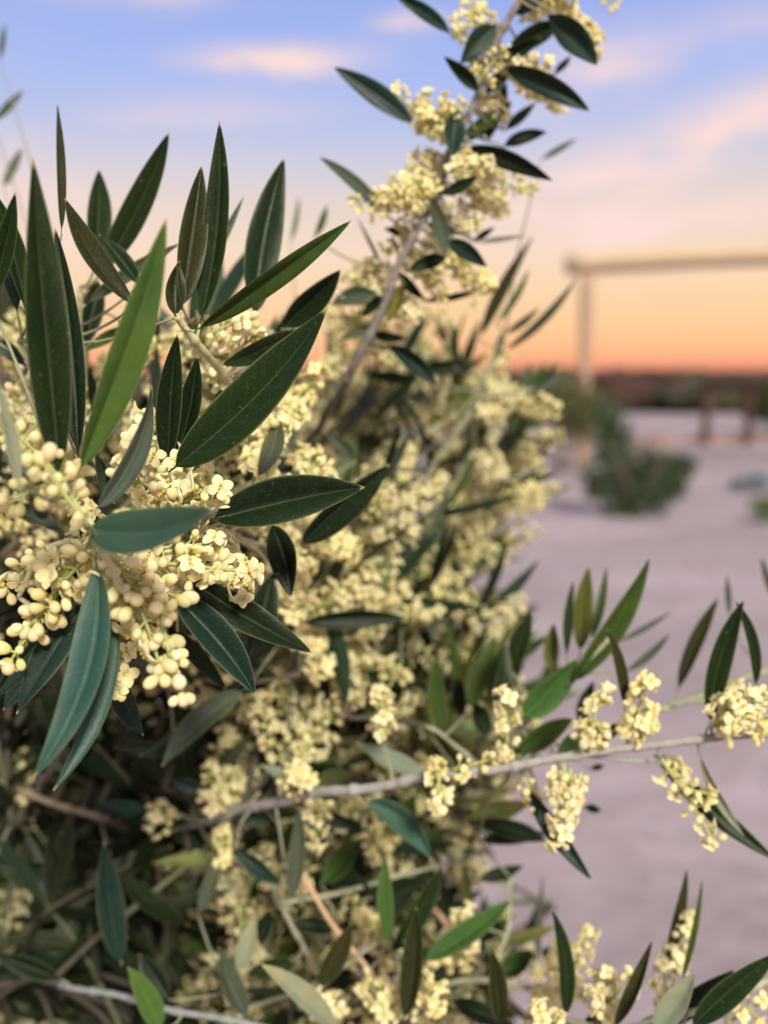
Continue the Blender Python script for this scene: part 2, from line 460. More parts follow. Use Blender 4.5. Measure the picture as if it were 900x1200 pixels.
branch('G', [([H3, (470, 960, .5), (560, 900, .38), (612, 850, .345), (665, 803, .335), (713, 748, .33)], .0016, .0008), ([(560, 900, .38), (520, 860, .37), (500, 850, .37)], .0009, .0006)],
       'rising olive shoot with bright green upright leaves over the sand', TWIG_G)
branch('H', [([(675, 887, .306), (730, 850, .34), (780, 828, .36), (830, 812, .36), (870, 797, .355), (960, 765, .35)], .0012, .0009), ([(780, 828, .36), (850, 818, .35), (960, 805, .345)], .0008, .0007)],
       'thin olive twigs with dark drooping leaves at the right edge', TWIG_G)
branch('K', [([H2, (240, 1010, .60), (145, 970, .45), (90, 950, .43), (25, 927, .42), (-60, 900, .42)], .0018, .0012)],
       'bare brownish olive twig low at the left edge', BARK_B)
branch('J', [([H3, (480, 1200, .42), (460, 1110, .36), (455, 1060, .35)], .0013, .0008), ([H3, (380, 1150, .42), (330, 1060, .38), (300, 1000, .38)], .0013, .0007),
             ([(380, 1150, .42), (290, 1180, .36), (260, 1150, .35)], .001, .0007), ([(480, 1200, .42), (580, 1120, .38), (600, 1030, .40)], .001, .0007),
             ([(330, 1060, .38), (440, 1035, .40), (560, 1000, .42)], .001, .0007)],
       'lower olive shoots with mixed dark and bright green leaves', TWIG_G)
branch('L', [([(60, 1150, .38), (90, 1157, .36), (200, 1182, .34), (300, 1203, .33), (420, 1230, .33), (500, 1240, .34)], .0011, .0012), ([H2, (20, 1130, .5), (60, 1150, .38)], .0012, .0011)],
       'slender blue grey olive twig along the bottom left', (.22, .24, .23))
branch('I', [([H3, (560, 1230, .38), (640, 1200, .33), (720, 1205, .31), (800, 1190, .30), (860, 1170, .30), (960, 1110, .31)], .0014, .0009), ([(480, 1190, .40), (535, 1150, .38), (660, 1165, .37), (720, 1190, .36)], .0012, .0009)],
       'lowest olive shoot along the bottom right with upright leaves and creamy clusters', TWIG_G)
branch('O', [([(345, 1025, .37), (365, 1045, .365), (428, 1135, .36), (470, 1190, .37)], .0010, .0010), ([H3, (470, 1190, .37)], .0014, .0012), ([(503, 1063, .43), (530, 1092, .43), (600, 1180, .45)], .0012, .0012), ([H3, (600, 1180, .45)], .0012, .0012)],
       'bare brown olive twigs, tinted orange for warm light, low in the middle', (.46, .30, .18))  # warm evening light painted into the bark tint

# hand placed leaves: branch, base x,y, tip x,y, width, kind, depth base, depth tip, bulge, roll
LV = """
A 70 565 38 185 50 d .20 .188 0 .15
C 92 540 64 262 32 D .235 .24 4 .3
A 90 558 195 255 45 b .20 .185 9 -.25
C 72 275 67 120 11 k .25 .27 2 .5
C 112 310 116 198 29 d .30 .31 2 .2
C 116 330 100 408 25 D .31 .30 0 .1
C 118 320 198 155 33 d .30 .29 5 -.3
C 160 360 76 232 27 k .26 .25 -9 .6
C 165 335 116 275 20 d .27 .27 2 .4
B 213 364 236 194 33 k .25 .262 1 .2
B 234 380 257 142 31 d .26 .255 8 .3
B 213 358 286 229 12 S .28 .29 3 .2
C 100 357 212 285 17 S .29 .28 -3 -.2
B 298 375 333 186 42 d .28 .29 -6 .15
B 228 388 415 256 28 g .25 .235 3 .4
B 330 385 399 316 33 D .30 .29 3 .2
B 198 553 384 361 60 d .235 .222 10 -.25
B 352 386 259 428 28 d .28 .26 -4 .3
C 207 372 210 306 24 k .25 .25 -3 .2
B 196 548 208 391 31 D .25 .24 -3 .2
B 202 540 231 416 29 D .252 .243 5 .2
B 324 488 302 558 25 S .28 .27 -7 .5
A 110 600 178 452 26 S .205 .21 16 .6
A -12 350 18 225 24 d .22 .21 3 .1
C 34 372 -8 222 26 d .26 .25 4 .3
C 20 365 -6 282 20 t .27 .27 3 .3
C -6 400 32 430 18 t .3 .3 -2 .3
C -8 142 28 106 10 S .45 .46 0 .2
C 4 220 26 173 11 S .45 .46 0 .2
C 0 70 6 28 7 S .45 .46 0 .2
C 150 385 100 412 15 g .3 .3 2 .3
C 118 500 103 430 15 D .3 .3 0 .3
C 134 590 112 530 17 D .26 .26 0 .3
A 22 570 -6 440 18 s .17 .165 3 .7
A 100 618 250 596 54 T .200 .168 15 -.5
B 245 610 428 571 56 D .24 .235 -5 .2
B 350 640 457 543 36 D .30 .29 2 .5
B 318 612 341 700 34 D .27 .27 -3 .2
B 220 678 366 765 38 D .25 .245 3 -.2
B 200 695 300 815 42 t .245 .24 -8 .2
B 208 740 265 806 20 d .26 .26 2 .3
A 112 652 38 912 42 T .205 .195 -26 .35
A 134 720 63 925 26 T .215 .205 -16 -.5
A 103 703 19 838 38 t .225 .215 4 .35
A 92 712 -10 822 34 t .245 .24 4 .3
A 60 765 4 832 28 t .27 .27 2 .2
A 76 627 -16 590 20 S .20 .19 7 .6
A 130 790 168 862 28 t .27 .265 2 .3
A 112 770 104 840 24 t .31 .31 0 .2
B 318 672 288 778 34 D .32 .31 -3 .3
B 288 808 190 898 30 S .34 .33 9 .4
A 205 885 135 876 16 D .36 .36 3 .2
B 352 730 478 724 23 D .36 .37 -2 .4
B 410 690 368 706 13 t .40 .40 2 .2
F 312 824 366 824 20 D .42 .42 0 .3
F 372 838 432 814 21 t .42 .42 0 .3
F 366 846 316 855 19 D .42 .42 0 .3
F 372 921 304 896 19 s .36 .35 -2 .3
F 500 906 417 870 22 s .36 .345 -3 .5
F 246 930 198 914 18 t .38 .38 0 .3
B 418 540 382 508 15 S .38 .38 2 .3
E 425 606 368 630 14 g .5 .5 0 .3
E 430 740 420 640 14 g 0.420 0.420 3 .3
E 450 700 480 600 12 S 0.427 0.427 -1 .3
E 400 700 450 620 13 m 0.434 0.434 0 .3
E 470 660 468 570 13 g 0.441 0.441 2 .3
E 500 640 530 560 12 S 0.448 0.448 0 .3
E 520 600 560 530 10 g 0.455 0.455 2 .3
E 350 700 440 672 13 d 0.462 0.462 4 .3
E 470 760 540 700 12 S 0.469 0.469 2 .3
E 440 860 470 775 15 g 0.476 0.476 1 .3
E 490 560 470 480 11 S 0.483 0.483 4 .3
E 410 620 350 570 13 t 0.490 0.490 2 .3
E 530 520 600 470 10 S 0.497 0.497 -1 .3
E 560 600 640 560 9 S 0.504 0.504 1 .3
E 430 560 520 590 14 D 0.511 0.511 -4 .3
D 528 40 462 -6 18 t .334 .325 3 .3
D 486 146 390 78 26 t .336 .33 3 .2
D 583 30 539 75 28 t .332 .327 3 .2
D 642 18 700 77 33 t .325 .32 -4 .2
D 658 27 587 76 25 D .335 .34 5 .3
D 588 78 692 131 27 t .33 .322 -5 .3
D 594 85 568 108 18 D .34 .34 0 .2
D 447 248 374 184 16 S .338 .33 4 .5
D 536 130 532 184 27 t .332 .328 2 .2
D 546 172 648 212 22 D .335 .328 -4 .4
D 563 182 526 206 22 D .345 .35 0 .2
D 590 172 641 155 16 D .35 .355 -3 .3
D 573 166 594 98 24 g .35 .355 -3 .3
D 592 153 628 120 12 d .35 .36 0 .3
D 650 88 669 66 9 d .36 .37 0 .3
D 503 232 521 302 20 S .335 .325 -5 .4
D 522 282 571 313 20 t .335 .33 -3 .3
D 524 302 477 319 18 D .34 .34 2 .3
D 442 345 388 357 22 S .35 .36 4 .2
D 474 332 456 378 19 o .35 .35 2 .2
D 454 404 512 453 21 t .36 .355 -5 .35
D 575 100 545 60 14 d .335 .34 2 .3
D 540 150 505 128 12 D .345 .35 2 .3
D 510 235 480 205 13 k .345 .35 2 .3
D 545 165 588 140 13 d .35 .355 -2 .3
D 528 190 560 232 14 D .345 .35 2 .3
D 500 262 540 276 12 d .345 .35 -2 .3
D 486 280 450 268 12 k .35 .355 2 .3
D 466 318 500 352 13 D .35 .355 2 .3
D 455 346 424 372 14 d .35 .355 2 .3
D 436 390 476 396 13 D .36 .365 2 .3
D 600 15 640 -12 18 D .335 .34 2 .3
D 560 108 520 66 17 d .332 .325 3 .3
D 575 70 634 44 17 D .335 .33 3 .3
D 540 160 600 118 15 g .34 .345 3 .3
D 515 228 560 205 15 D .33 .325 3 .3
D 440 385 398 398 13 S .36 .365 2 .3
E 488 446 428 438 15 D .45 .45 0 .2
E 552 430 485 432 19 D .45 .45 0 .2
D 560 340 492 353 9 D .37 .37 -2 .3
E 562 398 625 276 15 k .44 .44 -4 .3
E 581 380 620 314 9 g .44 .44 4 .3
E 592 391 632 360 9 k .44 .44 2 .3
E 590 412 677 324 11 k .44 .44 7 .3
E 532 428 532 380 10 D .45 .45 0 .3
E 580 424 592 385 11 o .45 .45 0 .3
D 447 311 419 256 5 S .36 .36 0 .6
E 634 187 677 162 7 S .42 .43 0 .4
D 559 284 617 276 6 s .38 .38 0 .4
E 617 462 665 432 11 S .45 .45 2 .3
E 538 494 540 444 19 o .46 .46 2 .2
D 555 283 580 266 8 D .36 .36 0 .3
D 368 278 383 240 9 g .40 .40 2 .3
D 340 285 350 230 6 S .45 .45 2 .3
E 497 508 462 458 7 D .42 .42 3 .4
E 505 545 503 470 13 D .5 .5 0 .2
E 422 520 480 511 17 g .5 .5 0 .2
E 550 528 616 504 9 D .5 .5 0 .2
E 497 606 614 578 13 D .48 .48 3 .3
E 618 586 670 569 9 S .6 .6 0 .2
E 548 663 616 656 9 S .6 .6 -2 .2
E 506 697 574 703 8 D .58 .58 -3 .2
E 495 750 564 724 9 S .55 .55 3 .2
E 455 555 494 597 18 D .52 .52 0 .2
E 440 606 466 642 21 o .5 .5 0 .2
E 510 546 556 534 14 o .5 .5 0 .2
G 667 803 761 653 27 g .33 .33 9 .3
G 600 787 623 718 23 d .34 .335 -2 .2
G 550 832 582 746 25 g .37 .37 -3 .2
G 575 832 591 752 22 d .365 .365 0 .2
G 601 812 592 747 6 S .335 .335 0 .5
G 647 788 649 730 19 o .36 .36 -2 .2
G 664 768 672 679 12 d .35 .35 -2 .3
G 680 765 690 664 24 o .355 .355 -2 .2
G 692 752 711 662 11 g .36 .36 3 .3
G 610 842 676 771 36 b .335 .33 4 .35
F 732 832 711 737 14 k .31 .305 6 .5
G 732 788 785 742 10 S .37 .37 4 .3
G 724 752 787 716 7 S .38 .38 2 .3
H 794 810 842 700 18 k .36 .36 -3 .3
F 832 850 872 703 27 d .305 .30 -8 .25
H 885 806 861 703 14 d .30 .295 9 .5
H 855 722 852 673 7 S .40 .40 0 .3
H 905 700 892 652 8 S .40 .40 0 .3
F 768 884 912 1010 24 d .312 .30 5 .35
F 742 0 742 0 0 x 0 0 0 0
F 820 884 872 980 12 s .302 .295 5 .5
F 614 918 694 1032 21 t .315 .305 3 .35
F 608 884 672 842 27 g .335 .33 -3 .3
G 652 884 688 850 21 b .345 .345 3 .3
G 678 848 696 798 18 D .36 .36 0 .2
F 700 872 732 848 15 o .31 .31 -2 .3
F 428 938 505 1008 29 T .335 .325 -12 .35
F 640 986 556 962 22 D .36 .37 2 .3
F 560 985 645 975 16 D .37 .37 2 .3
F 684 946 705 950 10 D .37 .37 0 .3
F 692 902 708 897 8 D .37 .37 0 .3
J 545 958 622 940 24 o .38 .38 2 .3
J 456 1106 452 1003 20 b .34 .335 -3 .2
G 520 862 510 770 22 g .38 .38 -3 .2
G 540 838 536 793 20 D .40 .40 0 .2
G 505 862 474 806 24 o .40 .40 2 .2
G 572 862 556 822 24 d .38 .38 0 .2
K 142 1132 122 985 32 t .36 .35 -3 .2
K -10 1012 106 1024 22 D .42 .42 3 .2
F 322 962 270 958 17 D .37 .37 0 .2
F 360 950 424 968 20 D .37 .37 2 .2
F 276 996 330 1036 21 t .36 .355 2 .2
F 340 1056 350 944 21 S .35 .345 4 .3
J 232 1072 256 998 19 S .37 .37 3 .3
J 278 1138 299 1074 24 s .34 .335 2 .2
J 304 1106 316 1066 19 D .35 .35 0 .2
J 290 1192 256 1110 25 S .335 .33 -3 .4
L 398 1210 306 1130 26 s .325 .315 5 .5
L 188 1210 150 1134 28 b .325 .32 4 .2
J 372 1158 413 1082 26 k .34 .335 2 .25
J 394 1090 343 1083 20 D .38 .38 2 .2
J 376 1034 418 982 30 g .40 .40 3 .2
F 176 950 106 944 17 t .40 .40 0 .2
L 72 1148 -8 1118 22 D .36 .36 0 .2
J 198 1172 163 1118 26 D .36 .36 0 .2
J 348 1130 288 1142 22 d .37 .37 2 .2
J 458 1118 519 1012 24 d .345 .34 5 .3
J 474 1196 488 1062 27 k .325 .32 3 .3
J 494 1126 600 1054 27 b .34 .335 4 .3
I 586 1204 576 1113 23 k .32 .315 2 .3
I 662 1194 646 1064 20 d .312 .305 9 .35
I 718 1206 765 1101 16 k .30 .295 3 .3
I 780 1132 805 1017 14 k .32 .32 3 .3
I 798 1152 823 1028 8 g .305 .305 3 .4
I 808 1206 912 1116 30 d .285 .28 -2 .3
I 764 1206 862 1136 26 D .30 .30 3 .3
I 764 1212 815 1140 30 s .28 .275 2 .2
I 676 1206 742 1168 20 D .32 .32 2 .3
I 628 1132 636 1024 8 S .42 .42 0 .4
J 578 1106 652 1086 14 o .40 .40 2 .2
J 584 1142 624 1113 27 g .39 .39 2 .2
J 560 1030 614 1014 16 D .40 .40 2 .2
J 398 1042 502 1030 23 D .41 .41 3 .2
J 548 1072 545 1012 13 o .38 .38 0 .2
I 528 1172 604 1204 24 D .35 .35 0 .2
"""
# blossom clusters: branch, base x,y, tip x,y, radius px, share open, depth, resolution, size
CL = """
A 100 610 52 545 26 .05 .186 3 1.0
A 96 604 20 510 30 .25 .20 3 1.0
A 80 560 10 590 24 .1 .19 3 .9
A 118 640 58 700 36 .15 .215 3 1
A 108 640 40 655 30 .35 .222 3 1
A 70 690 12 775 26 .08 .215 3 1
A 60 650 8 690 24 .3 .225 3 1
A 125 640 190 790 34 .06 .205 3 1.0
A 190 720 212 812 20 .05 .205 3 1
A 120 650 162 745 30 .12 .212 3 1
A 150 680 198 765 26 .1 .209 3 1
A 96 640 34 735 28 .1 .216 3 1
A 140 760 142 808 14 .6 .225 2 .9
A 140 660 208 700 30 .25 .212 3 1
A 140 660 100 600 28 .6 .235 3 1
A 105 640 110 700 26 .4 .24 3 1
B 190 660 290 670 26 .65 .232 3 1
B 150 640 250 635 30 .5 .236 3 1
B 250 620 285 700 26 .8 .25 3 1
B 240 600 150 560 34 .7 .24 3 1
B 230 560 160 520 34 .8 .25 3 1
B 260 560 205 590 30 .7 .238 3 1
B 150 580 170 490 26 .6 .26 3 1
B 230 400 292 372 20 .6 .27 3 1
B 250 420 300 392 22 .5 .28 2 1
B 262 450 225 380 20 .5 .28 2 1
B 245 420 270 470 18 .4 .28 2 1
B 255 690 262 760 20 .7 .27 2 1
B 300 560 330 500 24 .7 .28 3 1
B 310 600 372 545 24 .6 .29 2 1
B 290 520 350 480 22 .5 .29 2 1
B 330 500 372 430 20 .6 .32 2 1
B 340 520 395 580 24 .6 .33 2 1
B 300 590 350 660 26 .6 .33 2 1
B 352 640 346 720 24 .7 .34 2 1
B 345 680 378 790 26 .7 .37 2 1
B 340 610 415 650 26 .6 .37 2 1
C 100 470 50 440 26 .6 .32 2 1
C 105 480 140 420 24 .6 .34 2 1
C 60 450 10 470 26 .6 .31 2 1
C 60 480 20 520 24 .6 .27 2 1
C 110 440 180 410 24 .5 .34 2 1
C 105 520 130 460 24 .5 .30 2 1
D 572 78 536 20 22 .4 .34 2 .95
D 586 45 548 5 20 .4 .345 2 .95
D 576 80 546 88 17 .3 .335 2 .95
D 605 2 672 -8 26 .4 .345 2 .95
D 605 8 640 6 22 .4 .35 2 .95
D 612 -2 700 48 24 .4 .35 2 .95
D 640 10 700 62 18 .3 .36 2 .95
D 590 70 660 128 22 .4 .345 2 .95
D 600 75 640 78 20 .4 .35 2 .95
D 528 160 460 105 22 .3 .34 2 .95
D 530 160 490 140 22 .4 .335 2 .95
D 535 165 500 115 18 .4 .34 2 .95
D 510 225 415 238 20 .4 .335 2 .95
D 515 225 460 215 24 .4 .345 2 .95
D 522 205 490 180 20 .4 .345 2 .95
D 530 200 622 222 22 .4 .35 2 .95
D 525 215 590 248 24 .4 .35 2 .95
D 510 245 560 262 22 .4 .35 2 .95
D 500 260 540 300 22 .4 .35 2 .95
D 535 170 560 225 20 .4 .345 2 .95
D 470 320 405 325 20 .4 .36 2 .95
D 460 340 410 345 20 .4 .37 2 .95
D 485 290 575 335 20 .4 .36 2 .95
D 555 322 560 358 14 .4 .38 2 .9
D 560 110 590 140 20 .4 .35 2 .95
D 705 -10 720 6 10 .1 .36 2 .95
D 520 200 572 188 20 .4 .330 2 .95
D 505 245 470 225 20 .4 .332 2 .95
D 560 100 590 60 18 .4 .328 2 .95
D 548 130 520 118 18 .4 .330 2 .95
D 555 118 590 135 18 .4 .345 2 .95
D 520 205 478 196 16 .4 .345 2 .95
D 500 250 470 265 16 .4 .345 2 .95
D 484 285 452 292 16 .4 .350 2 .95
D 478 300 520 318 18 .4 .350 2 .95
D 455 345 490 372 18 .4 .355 2 .95
D 440 378 402 372 18 .4 .365 2 .95
D 425 405 470 425 18 .4 .370 2 .95
D 410 440 378 420 18 .4 .380 2 .95
D 520 210 440 250 22 .4 .332 2 .95
D 590 60 625 105 20 .4 .335 2 .95
D 530 180 600 200 22 .4 .345 2 .95
D 480 300 520 350 20 .4 .36 2 .95
D 455 350 400 345 20 .4 .36 2 .95
D 445 370 430 410 16 .4 .38 2 .95
F 450 870 444 812 18 .6 .325 2 1
F 512 905 512 945 20 .3 .305 2 1
F 512 910 512 895 16 .3 .31 2 .9
F 530 902 590 885 14 .5 .31 2 1
F 596 890 592 818 20 .5 .308 2 1
F 690 880 708 812 22 .5 .30 2 1
F 705 872 690 850 20 .6 .305 2 1
F 748 868 758 800 22 .5 .30 2 1
F 735 868 752 850 18 .6 .30 2 1
F 830 852 905 815 24 .6 .292 2 1
F 836 850 888 860 18 .6 .292 2 1
F 850 845 905 838 22 .6 .295 2 1
F 840 842 870 808 18 .6 .30 2 1
F 660 895 655 985 24 .4 .302 2 1
F 668 900 672 935 22 .4 .302 2 1
F 612 910 625 945 15 .4 .315 2 1
F 775 890 835 985 20 .4 .30 2 1
F 780 885 800 905 16 .5 .31 2 1
F 800 925 830 930 16 .5 .30 2 1
F 340 935 358 870 22 .5 .35 2 1
F 352 930 350 905 22 .5 .34 2 1
F 372 925 368 990 20 .5 .36 2 1
F 255 955 245 900 20 .5 .38 2 1
F 260 965 262 1010 14 .5 .37 2 1
F 290 950 270 905 22 .5 .39 2 1
F 200 975 185 945 26 .5 .40 2 1
J 475 1190 430 1150 26 .5 .34 2 1
J 470 1150 425 1075 22 .5 .38 2 1
J 400 1180 375 1165 18 .5 .34 2 1
J 500 1140 512 1180 26 .4 .325 2 1
J 500 1190 470 1150 20 .4 .335 2 1
J 540 1110 548 1070 24 .5 .36 2 1
J 500 1110 545 1130 24 .5 .37 2 1
I 640 1180 660 1110 22 .5 .36 2 1
I 660 1180 690 1095 18 .6 .345 2 1
I 640 1200 632 1180 20 .3 .30 2 1
I 700 1185 712 1140 24 .5 .315 2 1
I 700 1190 740 1150 24 .5 .31 2 1
I 780 1190 785 1110 16 .6 .32 2 1
I 790 1150 808 1075 12 .5 .32 2 1
I 850 1200 905 1165 20 .5 .305 2 1
E 540 560 520 610 30 .5 .5 1 1.1
E 600 560 625 590 26 .5 .5 1 1.1
E 560 500 600 455 26 .5 .46 1 1.1
E 600 460 650 480 24 .5 .48 1 1.1
E 545 520 500 490 28 .5 .48 1 1.1
E 560 520 580 560 32 .5 .48 1 1.1
E 500 690 520 650 28 .5 .52 1 1.1
E 520 640 570 610 30 .5 .5 1 1.1
E 540 640 590 655 24 .5 .52 1 1.1
E 380 640 375 600 23 .5 0.421 1 1.05
E 420 665 455 640 22 .5 0.406 1 1.05
E 330 740 325 790 27 .5 0.424 1 1.05
E 400 745 430 770 21 .5 0.422 1 1.05
E 445 640 480 620 27 .5 0.398 1 1.05
E 360 800 350 850 23 .5 0.393 1 1.05
E 300 870 285 915 27 .5 0.418 1 1.05
E 430 700 470 690 27 .5 0.408 1 1.05
E 470 600 510 575 22 .5 0.396 1 1.05
E 395 590 430 565 22 .5 0.441 1 1.05
E 380 560 400 520 26 .5 0.432 1 1.05
E 310 790 290 840 21 .5 0.391 1 1.05
E 280 850 250 890 20 .5 0.401 1 1.05
E 420 800 450 840 20 .5 0.438 1 1.05
E 350 760 390 790 24 .5 0.413 1 1.05
E 460 560 480 520 26 .5 0.430 1 1.05
E 345 660 385 690 26 .5 0.408 1 1.05
E 440 740 490 755 27 .5 0.447 1 1.05
E 400 860 420 900 22 .5 0.442 1 1.05
E 470 780 450 815 21 .5 0.383 1 1.05
"""
def norm2(dx, dy):
    l = math.hypot(dx, dy) or 1; return dx / l, dy / l
LEAFS = []; CLUS = []
def petiole(key, P, r, dirv=None):
    """join a leaf or cluster base to the nearest wood of its branch"""
    S = SAMP[key]; d = np.linalg.norm(S - P, axis=1); q = S[d.argmin()]
    if d.min() < .0004: return
    acc = WOODACC[key][0]; L = d.min()
    m1 = (P + q) / 2 - (0 if dirv is None else norm(dirv) * min(L * .12, .002)) + FWD * L * .1
    tt = TWIG_G if key not in 'ABC' else TWIG_Y
    if L > .02: tt = TWIG_G
    tube(acc, spline([P, m1, q], 4), np.linspace(r * .6, r, 9), 6, 0, np.array(tt) * .8)
for ln in LV.strip().splitlines():
    k, *a = ln.split()
    kind = a[5]
    if kind == 'x': continue
    bx, by, tx, ty, w = map(float, a[:5]); d0, d1, bul, roll = map(float, a[6:])
    P0 = at(bx, by, d0); P1 = at(tx, ty, d1); dm = (d0 + d1) / 2
    px, py = norm2(-(ty - by), tx - bx)
    bend = (RT * px - UP * py) * bul / F * dm
    roll *= R.choice((-1, 1)) if abs(roll) < .35 else 1
    width = w / F * dm / math.cos(roll) * .98
    acc = Acc()
    big = math.hypot(tx - bx, ty - by) > 90
    leaf_geo(acc, P0, P1, width, bend, None, roll, kind, 24 if big else 14, 10 if big else 6, fold=R.uniform(.3, .85), twist=R.uniform(-.95, .95), arch=R.uniform(-.08, .16))
    petiole(k, P0, .00055, P1 - P0)
    LEAFS.append((k, acc, P0))
for ln in CL.strip().splitlines():
    k, *a = ln.split()
    bx, by, tx, ty, rad, op, d, res, size = map(float, a)
    P0 = at(bx, by, d + .003); P1 = at(tx, ty, d)
    acc = cluster_geo(P0, P1, rad / F * d * .8, op, int(res), (1.3 if k in 'AB' else 1.7 if k == 'D' else 1.15), size * (.78 if k == 'D' else 1))
    petiole(k, P0, .0005)
    CLUS.append((k, acc, P0))

# ---------------- filler shoots deeper in the crown
fw, fl, fc = Acc(), Acc(), Acc()
def inpoly(x, y, poly):
    c = False; j = len(poly) - 1
    for i in range(len(poly)):
        xi, yi = poly[i]; xj, yj = poly[j]
        if (yi > y) != (yj > y) and x < (xj - xi) * (y - yi) / (yj - yi) + xi: c = not c
        j = i
    return c
def pick(poly):
    xs = [p[0] for p in poly]; ys = [p[1] for p in poly]
    while True:
        x, y = R.uniform(min(xs), max(xs)), R.uniform(min(ys), max(ys))
        if inpoly(x, y, poly): return x, y
oa = Acc(); OP = spline([FORK, at(-160, 1150, .62), at(-260, 860, .52), at(-300, 480, .52)], 10)
tube(oa, OP, np.linspace(.012, .003, len(OP)), 9, 0, (.13, .11, .09)); lb.append(build('limb', oa, [M_BARK], tree, FORK))
ALLW = np.concatenate([OP] + list(SAMP.values()) + [np.array([HUB1, HUB2, HUB3, HUB4, FORK])])
CLLIB = [cluster_geo((0, 0, 0), (0, 0, R.uniform(.022, .036)), R.uniform(.0065, .009), R.uniform(.3, .7), 1, .85, 1.1) for _ in range(14)]
def put_cluster(P, d, s):
    L = R.choice(CLLIB); M = frame_from(d); a = R.uniform(0, 6.28)
    Z = np.array([[math.cos(a), -math.sin(a), 0], [math.sin(a), math.cos(a), 0], [0, 0, 1]])
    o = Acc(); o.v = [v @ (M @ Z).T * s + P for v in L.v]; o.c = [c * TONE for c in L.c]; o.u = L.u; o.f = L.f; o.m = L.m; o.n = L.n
    fc.join(o)
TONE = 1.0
def shoot(x, y, d, ang, Lm, kinds, pf, pl, lw=(.007, .010), ll=(.032, .05), gap=.017, root=True):
    c = at(x, y, d)
    dr = RT * math.cos(ang) + UP * math.sin(ang) + FWD * R.uniform(-.35, .35); dr = norm(dr)
    A_ = c - dr * Lm * .5; B_ = c + dr * Lm * .5
    sag = np.array([R.uniform(-.1, .1), R.uniform(-.1, .1), R.uniform(-.12, .12)]) * Lm
    P = spline([A_, c + sag, B_], 8)
    tube(fw, P, np.linspace(.0014, .0006, len(P)), 5, 0, (.11, .12, .065) if R.random() < .6 else (.09, .07, .05))  # twig bark tinted darker in place of shade among the leaves
    if root:
        q = ALLW[np.linalg.norm(ALLW - A_, axis=1).argmin()]
        m_ = (A_ + q) / 2 + FWD * np.linalg.norm(A_ - q) * .18
        tube(fw, spline([A_, m_, q], 5), np.linspace(.0011, .0014, 11), 5, 0, (.075, .065, .05))  # root bark darkened, shade of the crown put into its colour
    n = max(2, int(Lm / gap)); a = R.uniform(0, 3)
    Xf = frame_from(dr)
    for i in range(n):
        t = (i + .5) / n; p = P[min(len(P) - 1, int(t * len(P)))]
        a += 1.57
        for s in (0, math.pi):
            o = norm(Xf @ np.array([math.cos(a + s), math.sin(a + s), R.uniform(.5, 1.5)]))
            if R.random() < pl:
                L = R.uniform(*ll)
                nrm = norm(np.cross(o, Xf @ np.array([math.sin(a + s), -math.cos(a + s), 0])))
                vw = norm(nrm + np.array([R.uniform(-.6, .6) for _ in range(3)]))
                if abs(np.dot(vw, o)) > .9: vw = FWD
                # keep the upper skin outward/up
                if vw[2] > 0: vw = -vw
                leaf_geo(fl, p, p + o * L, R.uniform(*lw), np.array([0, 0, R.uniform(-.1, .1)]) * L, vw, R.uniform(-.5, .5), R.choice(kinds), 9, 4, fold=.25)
            if R.random() < pf:
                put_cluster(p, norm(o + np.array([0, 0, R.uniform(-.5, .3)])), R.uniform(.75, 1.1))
    # leading pair of leaves
    if pl > .3:
        for s in (-1, 1):
            o = norm(dr + Xf @ np.array([s * .25, .1, 0]))
            leaf_geo(fl, B_, B_ + o * R.uniform(*ll) * .8, R.uniform(*lw) * .8, (0, 0, 0), norm(-Xf[:, 1] + FWD), 0, R.choice(kinds), 9, 4)
